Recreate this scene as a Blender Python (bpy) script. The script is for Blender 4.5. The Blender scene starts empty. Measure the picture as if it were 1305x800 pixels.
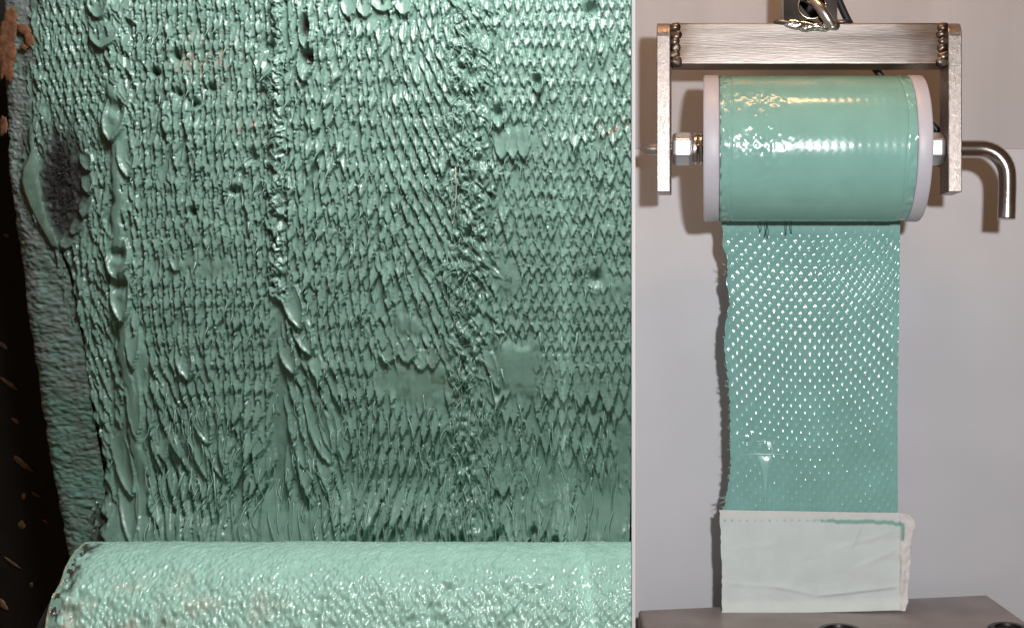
import bpy, math, random
import numpy as np

random.seed(7)
rng = np.random.default_rng(11)
sc = bpy.context.scene
COL = sc.collection

# ------------------------------------------------------------------ scale
# one "p" is half a millimetre; x runs right, z up, y away from the camera
S = 0.0005
CX, CY, DC = 900.0, 360.0, 1400.0


def W(X, Zp, y):
    """workshop coordinates in p (X from the lens axis, Zp downwards, y away) -> metres"""
    return ((X) * S, y * S, (900.0 - Zp) * S)


def at(px, py, y):
    f = (DC + y) / DC
    return W((px - CX) * f, CY + (py - CY) * f, y)


# ------------------------------------------------------------------ camera
cam_d = bpy.data.cameras.new('camera')
cam = bpy.data.objects.new('camera', cam_d)
COL.objects.link(cam)
cam.location = W(0, CY, -DC)
cam.rotation_euler = (math.radians(90), 0, 0)
cam_d.sensor_width = 36
cam_d.lens = 36 * DC / 1305.0
cam_d.shift_x = (652.5 - CX) / 1305.0
cam_d.shift_y = -(400 - CY) / 1305.0
cam_d.clip_start = 0.01
cam_d.clip_end = 50
sc.camera = cam

# ------------------------------------------------------------------ world, lamps, exposure
world = bpy.data.worlds.new('World')
sc.world = world
world.use_nodes = True
wb = world.node_tree.nodes['Background']
wb.inputs[0].default_value = (1.0, 0.58, 0.34, 1)
wb.inputs[1].default_value = 0.085

sc.view_settings.view_transform = 'Standard'
sc.view_settings.look = 'None'
sc.view_settings.exposure = 0.0
sc.view_settings.gamma = 1.0
sc.view_settings.use_curve_mapping = False
sc.cycles.max_bounces = 6
sc.cycles.use_denoising = True


def aim(o, target):
    from mathutils import Vector
    d = Vector(target) - o.location
    o.rotation_euler = d.to_track_quat('-Z', 'Y').to_euler()


# camera flash, beside and above the lens, cone on the test fixture
fl = bpy.data.lights.new('flash', 'SPOT')
fl.energy = 17.5
fl.color = (0.965, 0.975, 1.0)
fl.spot_size = math.radians(80)
fl.spot_blend = 0.5
fl.shadow_soft_size = 24 * S
flo = bpy.data.objects.new('flash', fl)
COL.objects.link(flo)
flo.location = W(175, 215, -DC)
flo.rotation_euler = (math.radians(90), 0, 0)

# added beam mask: cuts the flash off on the left at the divider board
fl.use_nodes = True
fn, fk = fl.node_tree.nodes, fl.node_tree.links
fe = [n for n in fn if n.type == 'EMISSION'][0]
ft = fn.new('ShaderNodeTexCoord'); fs_ = fn.new('ShaderNodeSeparateXYZ'); fd = fn.new('ShaderNodeMath'); fd.operation = 'DIVIDE'
fr = fn.new('ShaderNodeMapRange'); fr.interpolation_type = 'SMOOTHSTEP'
fk.new(ft.outputs['Normal'], fs_.inputs[0]); fk.new(fs_.outputs[0], fd.inputs[0]); fk.new(fs_.outputs[2], fd.inputs[1])
fk.new(fd.outputs[0], fr.inputs[0])
fr.inputs[1].default_value = 0.2358; fr.inputs[2].default_value = 0.2412
fr.inputs[3].default_value = 1.0; fr.inputs[4].default_value = 0.0
fk.new(fr.outputs[0], fe.inputs['Strength'])

# workshop lamp hanging over the fixture (warm)
wl = bpy.data.lights.new('workshop_lamp', 'AREA')
wl.shape = 'RECTANGLE'
wl.size = 330 * S
wl.size_y = 60 * S
wl.energy = 0.7
wl.color = (1.0, 0.52, 0.23)
wlo = bpy.data.objects.new('workshop_lamp', wl)
COL.objects.link(wlo)
wlo.location = W(100, -640, -300)
aim(wlo, W(130, 190, -40))

# daylight-white bench lamp above the peeled sheet
bl = bpy.data.lights.new('bench_lamp', 'AREA')
bl.shape = 'RECTANGLE'
bl.size = 320 * S
bl.size_y = 300 * S
bl.energy = 4.2
bl.color = (1.0, 0.99, 0.965)
blo = bpy.data.objects.new('bench_lamp', bl)
COL.objects.link(blo)
blo.location = W(-250, -620, -385)
aim(blo, W(-520, 380, 120))


# ------------------------------------------------------------------ numpy noise
def smooth_noise(h, w, cy, cx, seed):
    """value noise on an h x w array with cells cy x cx samples large, range -1..1"""
    r = np.random.default_rng(seed)
    gy, gx = int(h / cy) + 4, int(w / cx) + 4
    g = r.uniform(-1, 1, (gy, gx))
    ys = np.arange(h) / cy
    xs = np.arange(w) / cx
    iy = ys.astype(int); ix = xs.astype(int)
    fy = ys - iy; fx = xs - ix
    fy = fy * fy * (3 - 2 * fy); fx = fx * fx * (3 - 2 * fx)
    a = g[np.ix_(iy, ix)]; b = g[np.ix_(iy, ix + 1)]
    c = g[np.ix_(iy + 1, ix)]; d = g[np.ix_(iy + 1, ix + 1)]
    fx = fx[None, :]; fy = fy[:, None]
    return (a * (1 - fx) + b * fx) * (1 - fy) + (c * (1 - fx) + d * fx) * fy


def blur(H, n=1):
    for _ in range(n):
        P = np.pad(H, 1, mode='edge')
        H = (P[:-2, 1:-1] + P[2:, 1:-1] + P[1:-1, :-2] + P[1:-1, 2:] + 2 * P[1:-1, 1:-1]) / 6.0
    return H


def sstep(a, b, x):
    t = np.clip((x - a) / (b - a), 0, 1)
    return t * t * (3 - 2 * t)


# ------------------------------------------------------------------ materials
MATS = {}


def nodes_of(m):
    m.use_nodes = True
    nt = m.node_tree
    return nt, nt.nodes['Principled BSDF']


def mat(name, color, rough=0.5, metal=0.0, var=0.12, scale=300.0, bump=0.0, bump_scale=900.0, spec=0.5,
        tint=False, stretch=(1, 1, 1), rvar=0.1, coat=0.0, sub=0.0, color2=None):
    if name in MATS:
        return MATS[name]
    m = bpy.data.materials.new(name)
    nt, b = nodes_of(m)
    N, L = nt.nodes, nt.links
    tc = N.new('ShaderNodeTexCoord')
    mp = N.new('ShaderNodeMapping')
    mp.inputs['Scale'].default_value = stretch
    L.new(tc.outputs['Object'], mp.inputs['Vector'])
    nz = N.new('ShaderNodeTexNoise')
    nz.inputs['Scale'].default_value = scale
    nz.inputs['Detail'].default_value = 5
    L.new(mp.outputs[0], nz.inputs['Vector'])
    ramp = N.new('ShaderNodeMix'); ramp.data_type = 'RGBA'
    c2 = color2 if color2 else tuple(min(1, c * (1 + var)) for c in color)
    c1 = color if color2 else tuple(c * (1 - var) for c in color)
    ramp.inputs[6].default_value = (*c1, 1)
    ramp.inputs[7].default_value = (*c2, 1)
    st = N.new('ShaderNodeMapRange')
    st.inputs[1].default_value = 0.3; st.inputs[2].default_value = 0.7
    L.new(nz.outputs[0], st.inputs[0])
    L.new(st.outputs[0], ramp.inputs[0])
    out = ramp.outputs[2]
    if tint:
        at_ = N.new('ShaderNodeAttribute'); at_.attribute_name = 'tint'
        mx = N.new('ShaderNodeMix'); mx.data_type = 'RGBA'; mx.blend_type = 'MULTIPLY'
        mx.inputs[0].default_value = 1
        L.new(out, mx.inputs[6]); L.new(at_.outputs['Color'], mx.inputs[7])
        out = mx.outputs[2]
    L.new(out, b.inputs['Base Color'])
    rr = N.new('ShaderNodeMapRange')
    rr.inputs[1].default_value = 0.3; rr.inputs[2].default_value = 0.7
    rr.inputs[3].default_value = max(0.02, rough - rvar); rr.inputs[4].default_value = min(1, rough + rvar)
    nz2 = N.new('ShaderNodeTexNoise'); nz2.inputs['Scale'].default_value = scale * 0.6
    nz2.inputs['Detail'].default_value = 3
    L.new(mp.outputs[0], nz2.inputs['Vector'])
    L.new(nz2.outputs[0], rr.inputs[0]); L.new(rr.outputs[0], b.inputs['Roughness'])
    b.inputs['Metallic'].default_value = metal
    b.inputs['Specular IOR Level'].default_value = spec
    if coat:
        b.inputs['Coat Weight'].default_value = coat
        b.inputs['Coat Roughness'].default_value = 0.08
    if sub:
        b.inputs['Subsurface Weight'].default_value = sub
        b.inputs['Subsurface Radius'].default_value = (0.002, 0.003, 0.003)
        b.inputs['Subsurface Scale'].default_value = 1.0
    if bump:
        nb = N.new('ShaderNodeTexNoise'); nb.inputs['Scale'].default_value = bump_scale
        nb.inputs['Detail'].default_value = 4
        L.new(mp.outputs[0], nb.inputs['Vector'])
        bp = N.new('ShaderNodeBump'); bp.inputs['Strength'].default_value = bump
        bp.inputs['Distance'].default_value = 0.0006
        L.new(nb.outputs[0], bp.inputs['Height']); L.new(bp.outputs[0], b.inputs['Normal'])
    MATS[name] = m
    return m


GREEN = (0.172, 0.292, 0.243)
M_sheet = mat('green_adhesive', GREEN, rough=0.31, var=0.14, scale=90, bump=0.08, bump_scale=700, tint=True, rvar=0.12)
M_scale = mat('green_adhesive_scale', GREEN, rough=0.34, var=0.10, scale=120, bump=0.1, bump_scale=700)
M_strand = mat('green_strand', (0.27, 0.43, 0.36), rough=0.35, var=0.12, scale=200)
M_rollL = mat('green_wet_adhesive', (0.36, 0.59, 0.505), rough=0.18, var=0.10, scale=150, bump=0.3, bump_scale=650,
              tint=True, rvar=0.1)
M_band = mat('grey_green_rubber', (0.17, 0.20, 0.195), rough=0.62, var=0.25, scale=260, bump=0.8, bump_scale=500,
             stretch=(0.35, 1, 1.6), tint=True)
M_tar = mat('black_tar', (0.035, 0.035, 0.04), rough=0.6, var=0.5, scale=500, bump=0.6, bump_scale=900)
M_flake = mat('dull_green_film', (0.20, 0.33, 0.27), rough=0.55, var=0.18, scale=200, bump=0.3)
M_dark = mat('soot_black_plate', (0.006, 0.005, 0.004), rough=0.75, var=0.6, scale=60, bump=0.4, bump_scale=200)
M_rust = mat('rust', (0.15, 0.062, 0.028), rough=0.9, var=0.5, scale=220, bump=0.9, bump_scale=400)
M_fleck = mat('tan_paint_fleck', (0.20, 0.135, 0.07), rough=0.8, var=0.5, scale=300, bump=0.5)
M_part = mat('white_board', (0.9, 0.9, 0.9), rough=0.6, var=0.02, scale=40)
M_wallU = mat('upper_wall_paint', (0.43, 0.41, 0.41), rough=0.7, var=0.08, scale=28, stretch=(1, 1, 0.06))
M_wallL = mat('lower_wall_paint', (0.515, 0.51, 0.525), rough=0.62, var=0.025, scale=22)
M_steel = mat('brushed_steel', (0.33, 0.275, 0.24), rough=0.40, metal=0.95, var=0.3, scale=26, bump=0.06,
              bump_scale=1200, stretch=(0.5, 1, 1))
M_bar = mat('heat_tinted_steel', (0.36, 0.315, 0.285), rough=0.36, metal=0.95, var=0.28, scale=70, bump=0.10,
            bump_scale=900, stretch=(0.10, 1, 1.4), rvar=0.12)
nt, b = nodes_of(M_bar)
N, L = nt.nodes, nt.links
tc = N.new('ShaderNodeTexCoord'); sp = N.new('ShaderNodeSeparateXYZ'); L.new(tc.outputs['Object'], sp.inputs[0])
nzz = N.new('ShaderNodeTexNoise'); nzz.inputs['Scale'].default_value = 45; L.new(tc.outputs['Object'], nzz.inputs['Vector'])
ma = N.new('ShaderNodeMath'); ma.operation = 'MULTIPLY_ADD'; ma.inputs[1].default_value = 0.05
L.new(nzz.outputs[0], ma.inputs[0])
ab = N.new('ShaderNodeMath'); ab.operation = 'ABSOLUTE'; L.new(sp.outputs[0], ab.inputs[0]); L.new(ab.outputs[0], ma.inputs[2])
mr = N.new('ShaderNodeMapRange'); mr.inputs[1].default_value = 0.082; mr.inputs[2].default_value = 0.108; L.new(ma.outputs[0], mr.inputs[0])
src = b.inputs['Base Color'].links[0].from_socket
mx = N.new('ShaderNodeMix'); mx.data_type = 'RGBA'; L.new(mr.outputs[0], mx.inputs[0]); L.new(src, mx.inputs[6]); mx.inputs[7].default_value = (0.16, 0.11, 0.08, 1)
L.new(mx.outputs[2], b.inputs['Base Color'])
M_saw = mat('saw_cut_steel', (0.37, 0.32, 0.29), rough=0.40, metal=0.95, var=0.2, scale=500, bump=0.22, bump_scale=1500)
M_weld = mat('weld_steel', (0.16, 0.13, 0.11), rough=0.4, metal=1.0, var=0.4, scale=200)
M_weldb = mat('bright_weld', (0.72, 0.68, 0.66), rough=0.2, metal=1.0, var=0.2, scale=300, bump=0.6, bump_scale=300)
M_dsteel = mat('dark_steel', (0.045, 0.037, 0.032), rough=0.33, metal=0.7, var=0.25, scale=70)
M_pin = mat('polished_steel', (0.52, 0.48, 0.45), rough=0.24, metal=1.0, var=0.08, scale=60, bump=0.15, bump_scale=500,
            stretch=(0.1, 1, 1))
M_zinc = mat('zinc_plate', (0.74, 0.75, 0.76), rough=0.30, metal=0.9, var=0.06, scale=80, bump=0.1)
M_nylon = mat('milky_nylon', (0.50, 0.475, 0.515), rough=0.42, var=0.03, scale=40, sub=0.25)
M_tape = mat('green_tape_smooth', (0.215, 0.405, 0.345), rough=0.16, var=0.05, scale=60, bump=0.05, bump_scale=500,
             tint=True, rvar=0.04)
M_strip = mat('green_tape_mesh', (0.195, 0.385, 0.345), rough=0.15, var=0.06, scale=80, tint=True, rvar=0.03)
M_scr = mat('pale_scrape', (0.42, 0.62, 0.52), rough=0.3, var=0.2, scale=300)
M_paper = mat('liner_paper', (0.52, 0.565, 0.54), rough=0.75, var=0.05, scale=60, bump=0.12, bump_scale=400, tint=True)
M_base = mat('brown_steel', (0.31, 0.265, 0.25), rough=0.45, metal=0.35, var=0.12, scale=40, bump=0.12, bump_scale=900)
M_bolt = mat('bolt_hole_black', (0.022, 0.018, 0.017), rough=0.4, metal=0.6, var=0.3, scale=100)
M_cable = mat('black_rubber', (0.012, 0.012, 0.013), rough=0.5, var=0.2, scale=100)

# ------------------------------------------------------------------ object helpers
OFF = {}


def thing(name, loc, label, cat, group=None):
    o = bpy.data.objects.new(name, None)
    o.empty_display_size = 0.01
    COL.objects.link(o)
    o.location = loc
    o['label'] = label
    o['category'] = cat
    if group:
        o['group'] = group
    OFF[o.name] = np.array(loc, float)
    return o


def tag(o, label, cat, group=None):
    o['label'] = label
    o['category'] = cat
    if group:
        o['group'] = group
    return o


def mesh_obj(name, V, F, m, parent=None, smooth=True, origin=None, tint=None, kind=None, auto=None):
    V = np.asarray(V, float)
    if parent is not None:
        off = OFF[parent.name]
    else:
        off = np.array(origin, float) if origin is not None else V.mean(0)
    me = bpy.data.meshes.new(name)
    Vl = V - off
    if isinstance(F, np.ndarray):
        me.vertices.add(len(Vl))
        me.vertices.foreach_set('co', Vl.astype(np.float32).ravel())
        nf, k = F.shape
        me.loops.add(nf * k)
        me.loops.foreach_set('vertex_index', F.astype(np.int32).ravel())
        me.polygons.add(nf)
        me.polygons.foreach_set('loop_start', np.arange(0, nf * k, k, dtype=np.int32))
        me.polygons.foreach_set('loop_total', np.full(nf, k, dtype=np.int32))
        me.update(calc_edges=True)
    else:
        me.from_pydata([tuple(v) for v in Vl], [], F)
        me.update()
    me.polygons.foreach_set('use_smooth', np.full(len(me.polygons), bool(smooth)))
    if tint is not None:
        a = me.color_attributes.new('tint', 'FLOAT_COLOR', 'POINT')
        rgba = np.ones((len(V), 4), np.float32)
        rgba[:, :3] = tint
        a.data.foreach_set('color', rgba.ravel())
    me.materials.append(m)
    if auto is not None and smooth:
        me.set_sharp_from_angle(angle=math.radians(auto))
    o = bpy.data.objects.new(name, me)
    COL.objects.link(o)
    if parent is not None:
        o.parent = parent
        OFF[o.name] = off
    else:
        o.location = off
        OFF[o.name] = off
    if kind:
        o['kind'] = kind
    return o


def grid_faces(h, w, flip=False):
    i = np.arange(h * w).reshape(h, w)
    a, b, c, d = i[:-1, :-1].ravel(), i[:-1, 1:].ravel(), i[1:, 1:].ravel(), i[1:, :-1].ravel()
    return np.stack([a, d, c, b], 1) if not flip else np.stack([a, b, c, d], 1)


class MB:
    """collects simple solids (metres) that make up one part"""
    def __init__(s):
        s.v, s.f = [], []

    def prism(s, ring0, ring1):
        n = len(ring0); b = len(s.v)
        s.v += [tuple(p) for p in ring0] + [tuple(p) for p in ring1]
        for i in range(n):
            j = (i + 1) % n
            s.f.append((b + i, b + j, b + n + j, b + n + i))
        s.f.append(tuple(b + i for i in reversed(range(n))))
        s.f.append(tuple(b + n + i for i in range(n)))
        return s

    def rings(s, rings, cap=True):
        n = len(rings[0]); b = len(s.v)
        for r in rings:
            s.v += [tuple(p) for p in r]
        for k in range(len(rings) - 1):
            for i in range(n):
                j = (i + 1) % n
                s.f.append((b + k * n + i, b + k * n + j, b + (k + 1) * n + j, b + (k + 1) * n + i))
        if cap:
            s.f.append(tuple(b + i for i in reversed(range(n))))
            s.f.append(tuple(b + (len(rings) - 1) * n + i for i in range(n)))
        return s

    def tube(s, pts, rad, n=8):
        P = np.asarray(pts, float)
        R = np.full(len(P), rad) if np.isscalar(rad) else np.asarray(rad, float)
        T = np.gradient(P, axis=0)
        T /= np.linalg.norm(T, axis=1)[:, None] + 1e-12
        up = np.array([0.0, 1.0, 0.0])
        if abs(T[0] @ up) > 0.9:
            up = np.array([1.0, 0, 0])
        rings = []
        for p, t, r in zip(P, T, R):
            a = np.cross(t, up); a /= np.linalg.norm(a) + 1e-12
            b_ = np.cross(t, a)
            up = -np.cross(t, a) if False else up
            rings.append([p + r * (math.cos(q) * a + math.sin(q) * b_) for q in np.linspace(0, 2 * math.pi, n, endpoint=False)])
        return s.rings(rings)

    def lathe_x(s, prof, axis_zp, axis_y, n=48):
        """prof: list of (X, r) in p about an axis along x"""
        rings = []
        for X, r in prof:
            rings.append([W(X, axis_zp - r * math.sin(q), axis_y - r * math.cos(q)) for q in np.linspace(0, 2 * math.pi, n, endpoint=False)])
        return s.rings(rings)

    def build(s, name, m, parent=None, smooth=False, auto=None, **k):
        return mesh_obj(name, np.array(s.v), s.f, m, parent, smooth=smooth, auto=auto, **k)


def bevel(o, w=1.5, seg=2):
    md = o.modifiers.new('bevel', 'BEVEL')
    md.width = w * S
    md.segments = seg
    md.limit_method = 'ANGLE'
    return o


def boxp(X0, X1, Z0, Z1, y0, y1):
    """box in p coordinates"""
    m = MB()
    m.prism([W(X0, Z0, y0), W(X1, Z0, y0), W(X1, Z1, y0), W(X0, Z1, y0)],
            [W(X0, Z0, y1), W(X1, Z0, y1), W(X1, Z1, y1), W(X0, Z1, y1)])
    return m


# ================================================================== SETTING
# ---- wall behind the fixture: two painted boards meeting at a lap joint
YW = 180.0
fw = (DC + YW) / DC
xl = (808 - CX) * fw
xr = (1305 - CX) * fw + 420
zsplit = CY + (190 - CY) * fw
wall = boxp(xl, xr, zsplit, 1150, YW, YW + 30).build('wall', M_wallL, origin=W(xl, 900, YW))
wall['kind'] = 'structure'
wu = boxp(xl, xr, -760, zsplit - 0.6, YW + 2, YW + 30).build('upper_board', M_wallU, wall)

# ---- dark plate behind the peeled sheet
YB = 235.0
dk = boxp(-1500, xl - 8, -300, 1200, YB, YB + 20).build('wall', M_dark, origin=W(-900, 900, YB))
dk['kind'] = 'structure'


def blob(parent, name, px, py, y, rx, ry, m, ang=0.0, h=2.0, seed=0, n=18):
    r = np.random.default_rng(seed + 1000)
    rad = 1 + (0.28 if n < 30 else 0.45) * r.uniform(-1, 1, n)
    rad = (rad + np.roll(rad, 1)) / 2 if n < 30 else (rad * 2 + np.roll(rad, 1) + np.roll(rad, 2) + np.roll(rad, 3)) / 5
    q = np.linspace(0, 2 * math.pi, n, endpoint=False)
    ca, sa = math.cos(ang), math.sin(ang)
    rings = []
    for k, hh in ((1.0, 0.0), (0.93, 0.6), (0.6, 1.0), (0.25, 1.15)):
        ring = []
        for i in range(n):
            a = rx * rad[i] * k * math.cos(q[i]); b = ry * rad[i] * k * math.sin(q[i])
            ring.append(at(px + a * ca - b * sa, py + a * sa + b * ca, y - h * hh))
        rings.append(ring)
    mb = MB(); mb.rings(rings)
    return mb.build(name, m, parent, smooth=True)


for i, (x, y, rx, ry, a) in enumerate([(12, 489, 13, 3, .6), (28, 590, 17, 4, .65), (28, 669, 5, 6, 0), (20, 536, 6, 2.5, .6),
                                       (46, 630, 7, 2, .6), (30, 632, 3, 4, .2), (16, 717, 13, 2, .6), (40, 745, 3, 3, 0),
                                       (4, 440, 8, 2.5, .7), (4, 770, 10, 4, 1.0), (8, 300, 4, 2, .3), (58, 664, 4, 2, .6)]):
    blob(dk, 'paint_fleck', x, y, YB - 0.5, rx, ry, M_fleck, a, 1.2, i)

# ---- white divider board, added along the lens rays to keep the two lights apart
pm = MB()
rings = []
for yy, hw in ((YW + 30, 2.0), (-40, 2.3), (-397, 2.45), (-400, 2.3)):
    f = (DC + yy) / DC
    hw *= f
    x = (807.3 - CX) * f
    rings.append([W(x - hw, -900, yy), W(x + hw, -900, yy), W(x + hw, 1150, yy), W(x - hw, 1150, yy)])
pm.rings(rings)
pt = pm.build('added_divider', M_part, origin=W((807 - CX), 1150, 0))
tag(pt, 'thin white divider board added on edge to part the light of green sheet and test fixture', 'added_divider')

# ================================================================== PEELED SHEET (left)
YS = 150.0
FS = (DC + YS) / DC
sheet = thing('peeled_sheet', at(450, 700, YS), 'large hanging sheet of torn green adhesive covered in fish-scale ridges', 'adhesive sheet')

PX0, PX1, PY0, PY1 = 24.0, 804.6, -10.0, 716.0
ST = 1.0
xs = np.arange(PX0, PX1 + 0.01, ST)
ys = np.arange(PY0, PY1 + 0.01, ST)
NX, NY = len(xs), len(ys)
XX, YY = np.meshgrid(xs, ys)
H = -1.0 + 1.2 * smooth_noise(NY, NX, 40, 40, 1) + 0.9 * smooth_noise(NY, NX, 16, 9, 2)
LOW = 1.2 * smooth_noise(NY, NX, 40, 40, 1)

# inner edge of the sheet (where the grey band starts)
EDGE = np.array([[-10, 42], [40, 40], [90, 36], [140, 40], [180, 34], [230, 30], [270, 40], [320, 66], [350, 78], [400, 88],
                 [450, 98], [520, 108], [600, 122], [660, 130], [716, 134]], float)
OUTR = np.array([[-10, 0], [100, 2], [200, 6], [300, 15], [400, 30], [480, 42], [560, 54], [620, 66], [690, 84], [716, 92]], float)


def edge_x(y):
    return np.interp(y, EDGE[:, 0], EDGE[:, 1])


PET = []           # every petal: x, y(top), half width, length, angle, A, B


CH = smooth_noise(90, 90, 7, 7, 57) + 0.6 * smooth_noise(90, 90, 3, 3, 58)


def chaos(x, y):
    v = CH[int(np.clip((y + 20) / 10, 0, 89)), int(np.clip(x / 10, 0, 89))]
    return max(0.2, 0.5 + 1.1 * v + (0.5 if x < 140 else 0.0))


def petal_field(xa, xb, ya, yb, p, rfun, ang, A=8.0, B=3.0, jit=0.7, seed=0, wk=0.385, lk=1.06, skip=0.02, big=0.03):
    """staggered rows of pointed pockets, like expanded metal"""
    r = np.random.default_rng(seed)
    y = ya - 30
    row = 0
    while y < yb:
        rr = rfun(y)
        n = int((xb - xa) / p) + 2
        ph = (row % 2) * 0.5 + r.normal(0, 0.05)
        wob = r.uniform(0, 6.28)
        for i in range(-1, n):
            x = xa + (i + ph) * p + 2.2 * math.sin(y * 0.03 + i * 0.4)
            c = chaos(x, y)
            x += r.normal(0, jit) * c
            a = ang(x, y) + r.normal(0, 0.07) * c
            if x < xa - 2 or x > xb + 2:
                continue
            yy = y + r.normal(0, jit * 1.6) * c + 2.0 * math.sin(x * 0.035 + wob)
            if x < edge_x(yy + 8) + 4 or r.random() < skip:
                continue
            w = p * wk * (1 + r.uniform(-0.15, 0.15) * c)
            l = rr * lk * (1 + r.uniform(-0.15, 0.2) * c)
            AA = A * (1 + r.uniform(-0.3, 0.35) * c) * (l / 28.0) ** 0.9
            if r.random() < big * c * c:
                w *= 1.7; l *= 1.2; AA *= 1.3
            PET.append((x, yy, w, l, a, AA * (1.0 if row % 2 else 0.58), B * r.uniform(0.7, 1.3)))
        y += rr * 0.5
        row += 1


def rlong(base):
    return lambda y: base * (1 + 0.5 * float(sstep(400, 540, y)) + 1.0 * float(sstep(530, 640, y)))


def tilt_mid(x, y):
    t = -0.10 + 0.34 * float(sstep(450, 560, x)) * float(sstep(-40, 80, y)) * (1 - float(sstep(430, 520, y)))
    return t + 0.28 * float(sstep(380, 440, y)) * float(1 - sstep(420, 470, x)) * (1 - float(sstep(600, 680, y)))


def tilt_left(x, y):
    return -0.11 + 0.38 * float(sstep(380, 470, y)) * float(1 - sstep(210, 330, x))


petal_field(40, 134, -10, 700, 10.4, rlong(22), lambda x, y: 0.10 + 0.15 * float(sstep(300, 500, y)), A=6.6, B=2.6, jit=0.9, seed=21)
petal_field(172, 350, -14, 700, 12.8, rlong(25), tilt_left, A=8.4, seed=22)
petal_field(364, 572, -14, 700, 13.2, rlong(28), tilt_mid, A=8.2, seed=23)
petal_field(628, 806, -14, 700, 12.2, rlong(24), lambda x, y: -0.06 + 0.1 * float(sstep(700, 800, x)), A=7.6, jit=0.9, seed=24)
# messy fibrous column
r4 = np.random.default_rng(25)
for k in range(640):
    x = r4.uniform(570, 624); y = r4.uniform(-12, 690)
    PET.append((x, y, r4.uniform(3, 5.4), r4.uniform(12, 24) * (1 + 0.8 * (y > 480)), r4.normal(0.12, 0.38 if y < 450 else 0.12), r4.uniform(4, 9), r4.uniform(1, 3)))
# rough seams
for k in range(150):
    x = 354 + 2.5 * math.sin(k) + r4.normal(0, 3.2); y = r4.uniform(-10, 372)
    PET.append((x, y, r4.uniform(4, 7), r4.uniform(9, 17), r4.normal(0, 0.5), r4.uniform(7, 12), r4.uniform(1, 4)))
for k in range(170):
    y = r4.uniform(-10, 690); x = r4.normal(149 + 8 * (y > 400), 11)
    PET.append((x, y, r4.uniform(4, 6.5), r4.uniform(16, 34), r4.normal(0.1, 0.22), r4.uniform(5, 9), r4.uniform(1, 4)))

# places where the film stayed smooth: rectangle-ish (x0, x1, y0, y1, softness, level)
SMOOTH = [(626, 692, 436, 506, 7, 6.0), (628, 682, 168, 192, 5, 3.5), (488, 562, 462, 512, 8, 5.0), (500, 548, 398, 428, 7, 4.5),
          (752, 806, 344, 372, 6, 3.0), (630, 660, 330, 372, 6, 4.0), (668, 735, 596, 640, 9, 4.0), (740, 806, 610, 690, 10, 2.5),
          (214, 300, 326, 346, 6, 3.5), (370, 392, 376, 412, 7, 4.0), (395, 430, 520, 574, 8, 4.5), (786, 806, 545, 660, 6, 2.0),
          (236, 262, 545, 600, 8, 4.0), (150, 182, 520, 690, 8, 3.0), (168, 186, 420, 560, 6, 4.0), (330, 420, 640, 690, 10, 2.0),
          (440, 500, 5, 20, 5, 5.0), (60, 105, 190, 300, 12, -3.0)]
SM = np.zeros_like(H); LV = np.zeros_like(H)
wx = 9 * smooth_noise(NY, NX, 22, 16, 31) + 3 * smooth_noise(NY, NX, 6, 6, 29); wy = 13 * smooth_noise(NY, NX, 30, 7, 32) + 5 * smooth_noise(NY, NX, 10, 20, 30)
for (x0, x1, y0, y1, s, lv) in SMOOTH:
    s = s * 1.7
    k = sstep(x0 - s, x0 + s, XX + wx) * (1 - sstep(x1 - s, x1 + s, XX + wx)) * sstep(y0 - s, y0 + s, YY + wy) * (1 - sstep(y1 - s, y1 + s, YY + wy))
    LV = np.where(k > SM, lv, LV)
    SM = np.maximum(SM, k)
k = 0.85 * sstep(662, 690, YY + 0.9 * wy)
LV = np.where(k > SM, 3.0, LV)
SM = np.maximum(SM, k)
rx_ = np.interp(YY, [90, 200, 330, 400, 480, 560, 640, 700], [140, 153, 150, 156, 166, 176, 188, 200])
k = (1 - sstep(4, 10, np.abs(XX + 0.5 * wx - rx_))) * sstep(96, 120, YY)
LV = np.where(k > SM, 7.0 + 1.2 * np.sin(YY / 17.0), LV)
SM = np.maximum(SM, k)


def sm_at(x, y):
    i = int(round((y - PY0) / ST)); j = int(round((x - PX0) / ST))
    if 0 <= i < NY and 0 <= j < NX:
        return SM[i, j]
    return 0.0


def stamp(H, x, y, w, l, a, A, B, lip=2.2, base=0.0, top=0.62):
    ca, sa = math.cos(a), math.sin(a)
    ext = w + abs(l * sa) + 2
    j0 = max(0, int((x - ext - PX0) / ST)); j1 = min(NX, int((x + ext - PX0) / ST) + 2)
    i0 = max(0, int((y - 4 - PY0) / ST)); i1 = min(NY, int((y + l + 4 - PY0) / ST) + 2)
    if j1 <= j0 or i1 <= i0:
        return
    dx = XX[i0:i1, j0:j1] - x; dy = YY[i0:i1, j0:j1] - y
    v = (dy * ca + dx * sa) / l
    u = (dx * ca - dy * sa) / w
    vv = np.clip(v, 0, 1)
    wid = np.where(vv < 0.4, top + (1 - top) * np.sin(vv / 0.4 * math.pi / 2), np.power(np.clip(1 - ((vv - 0.4) / 0.6) ** 2, 0, 1), 0.85))
    wid = np.maximum(wid, 1e-3)
    s_ = np.abs(u) / wid
    m = (v > 0) & (v < 1) & (s_ < 1)
    h = base + A * (0.10 + 0.90 * vv ** 1.25) + B * np.minimum(s_, 1) ** 2.2 * (0.55 + 0.45 * vv) - 0.35 * B * (1 - np.minimum(s_, 1) ** 2) * np.sin(vv * math.pi)
    h = h + lip * np.exp(-((s_ - 0.92) / 0.12) ** 2) * vv
    sub = H[i0:i1, j0:j1]
    np.copyto(sub, np.where(m, np.maximum(sub, h), sub))


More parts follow.
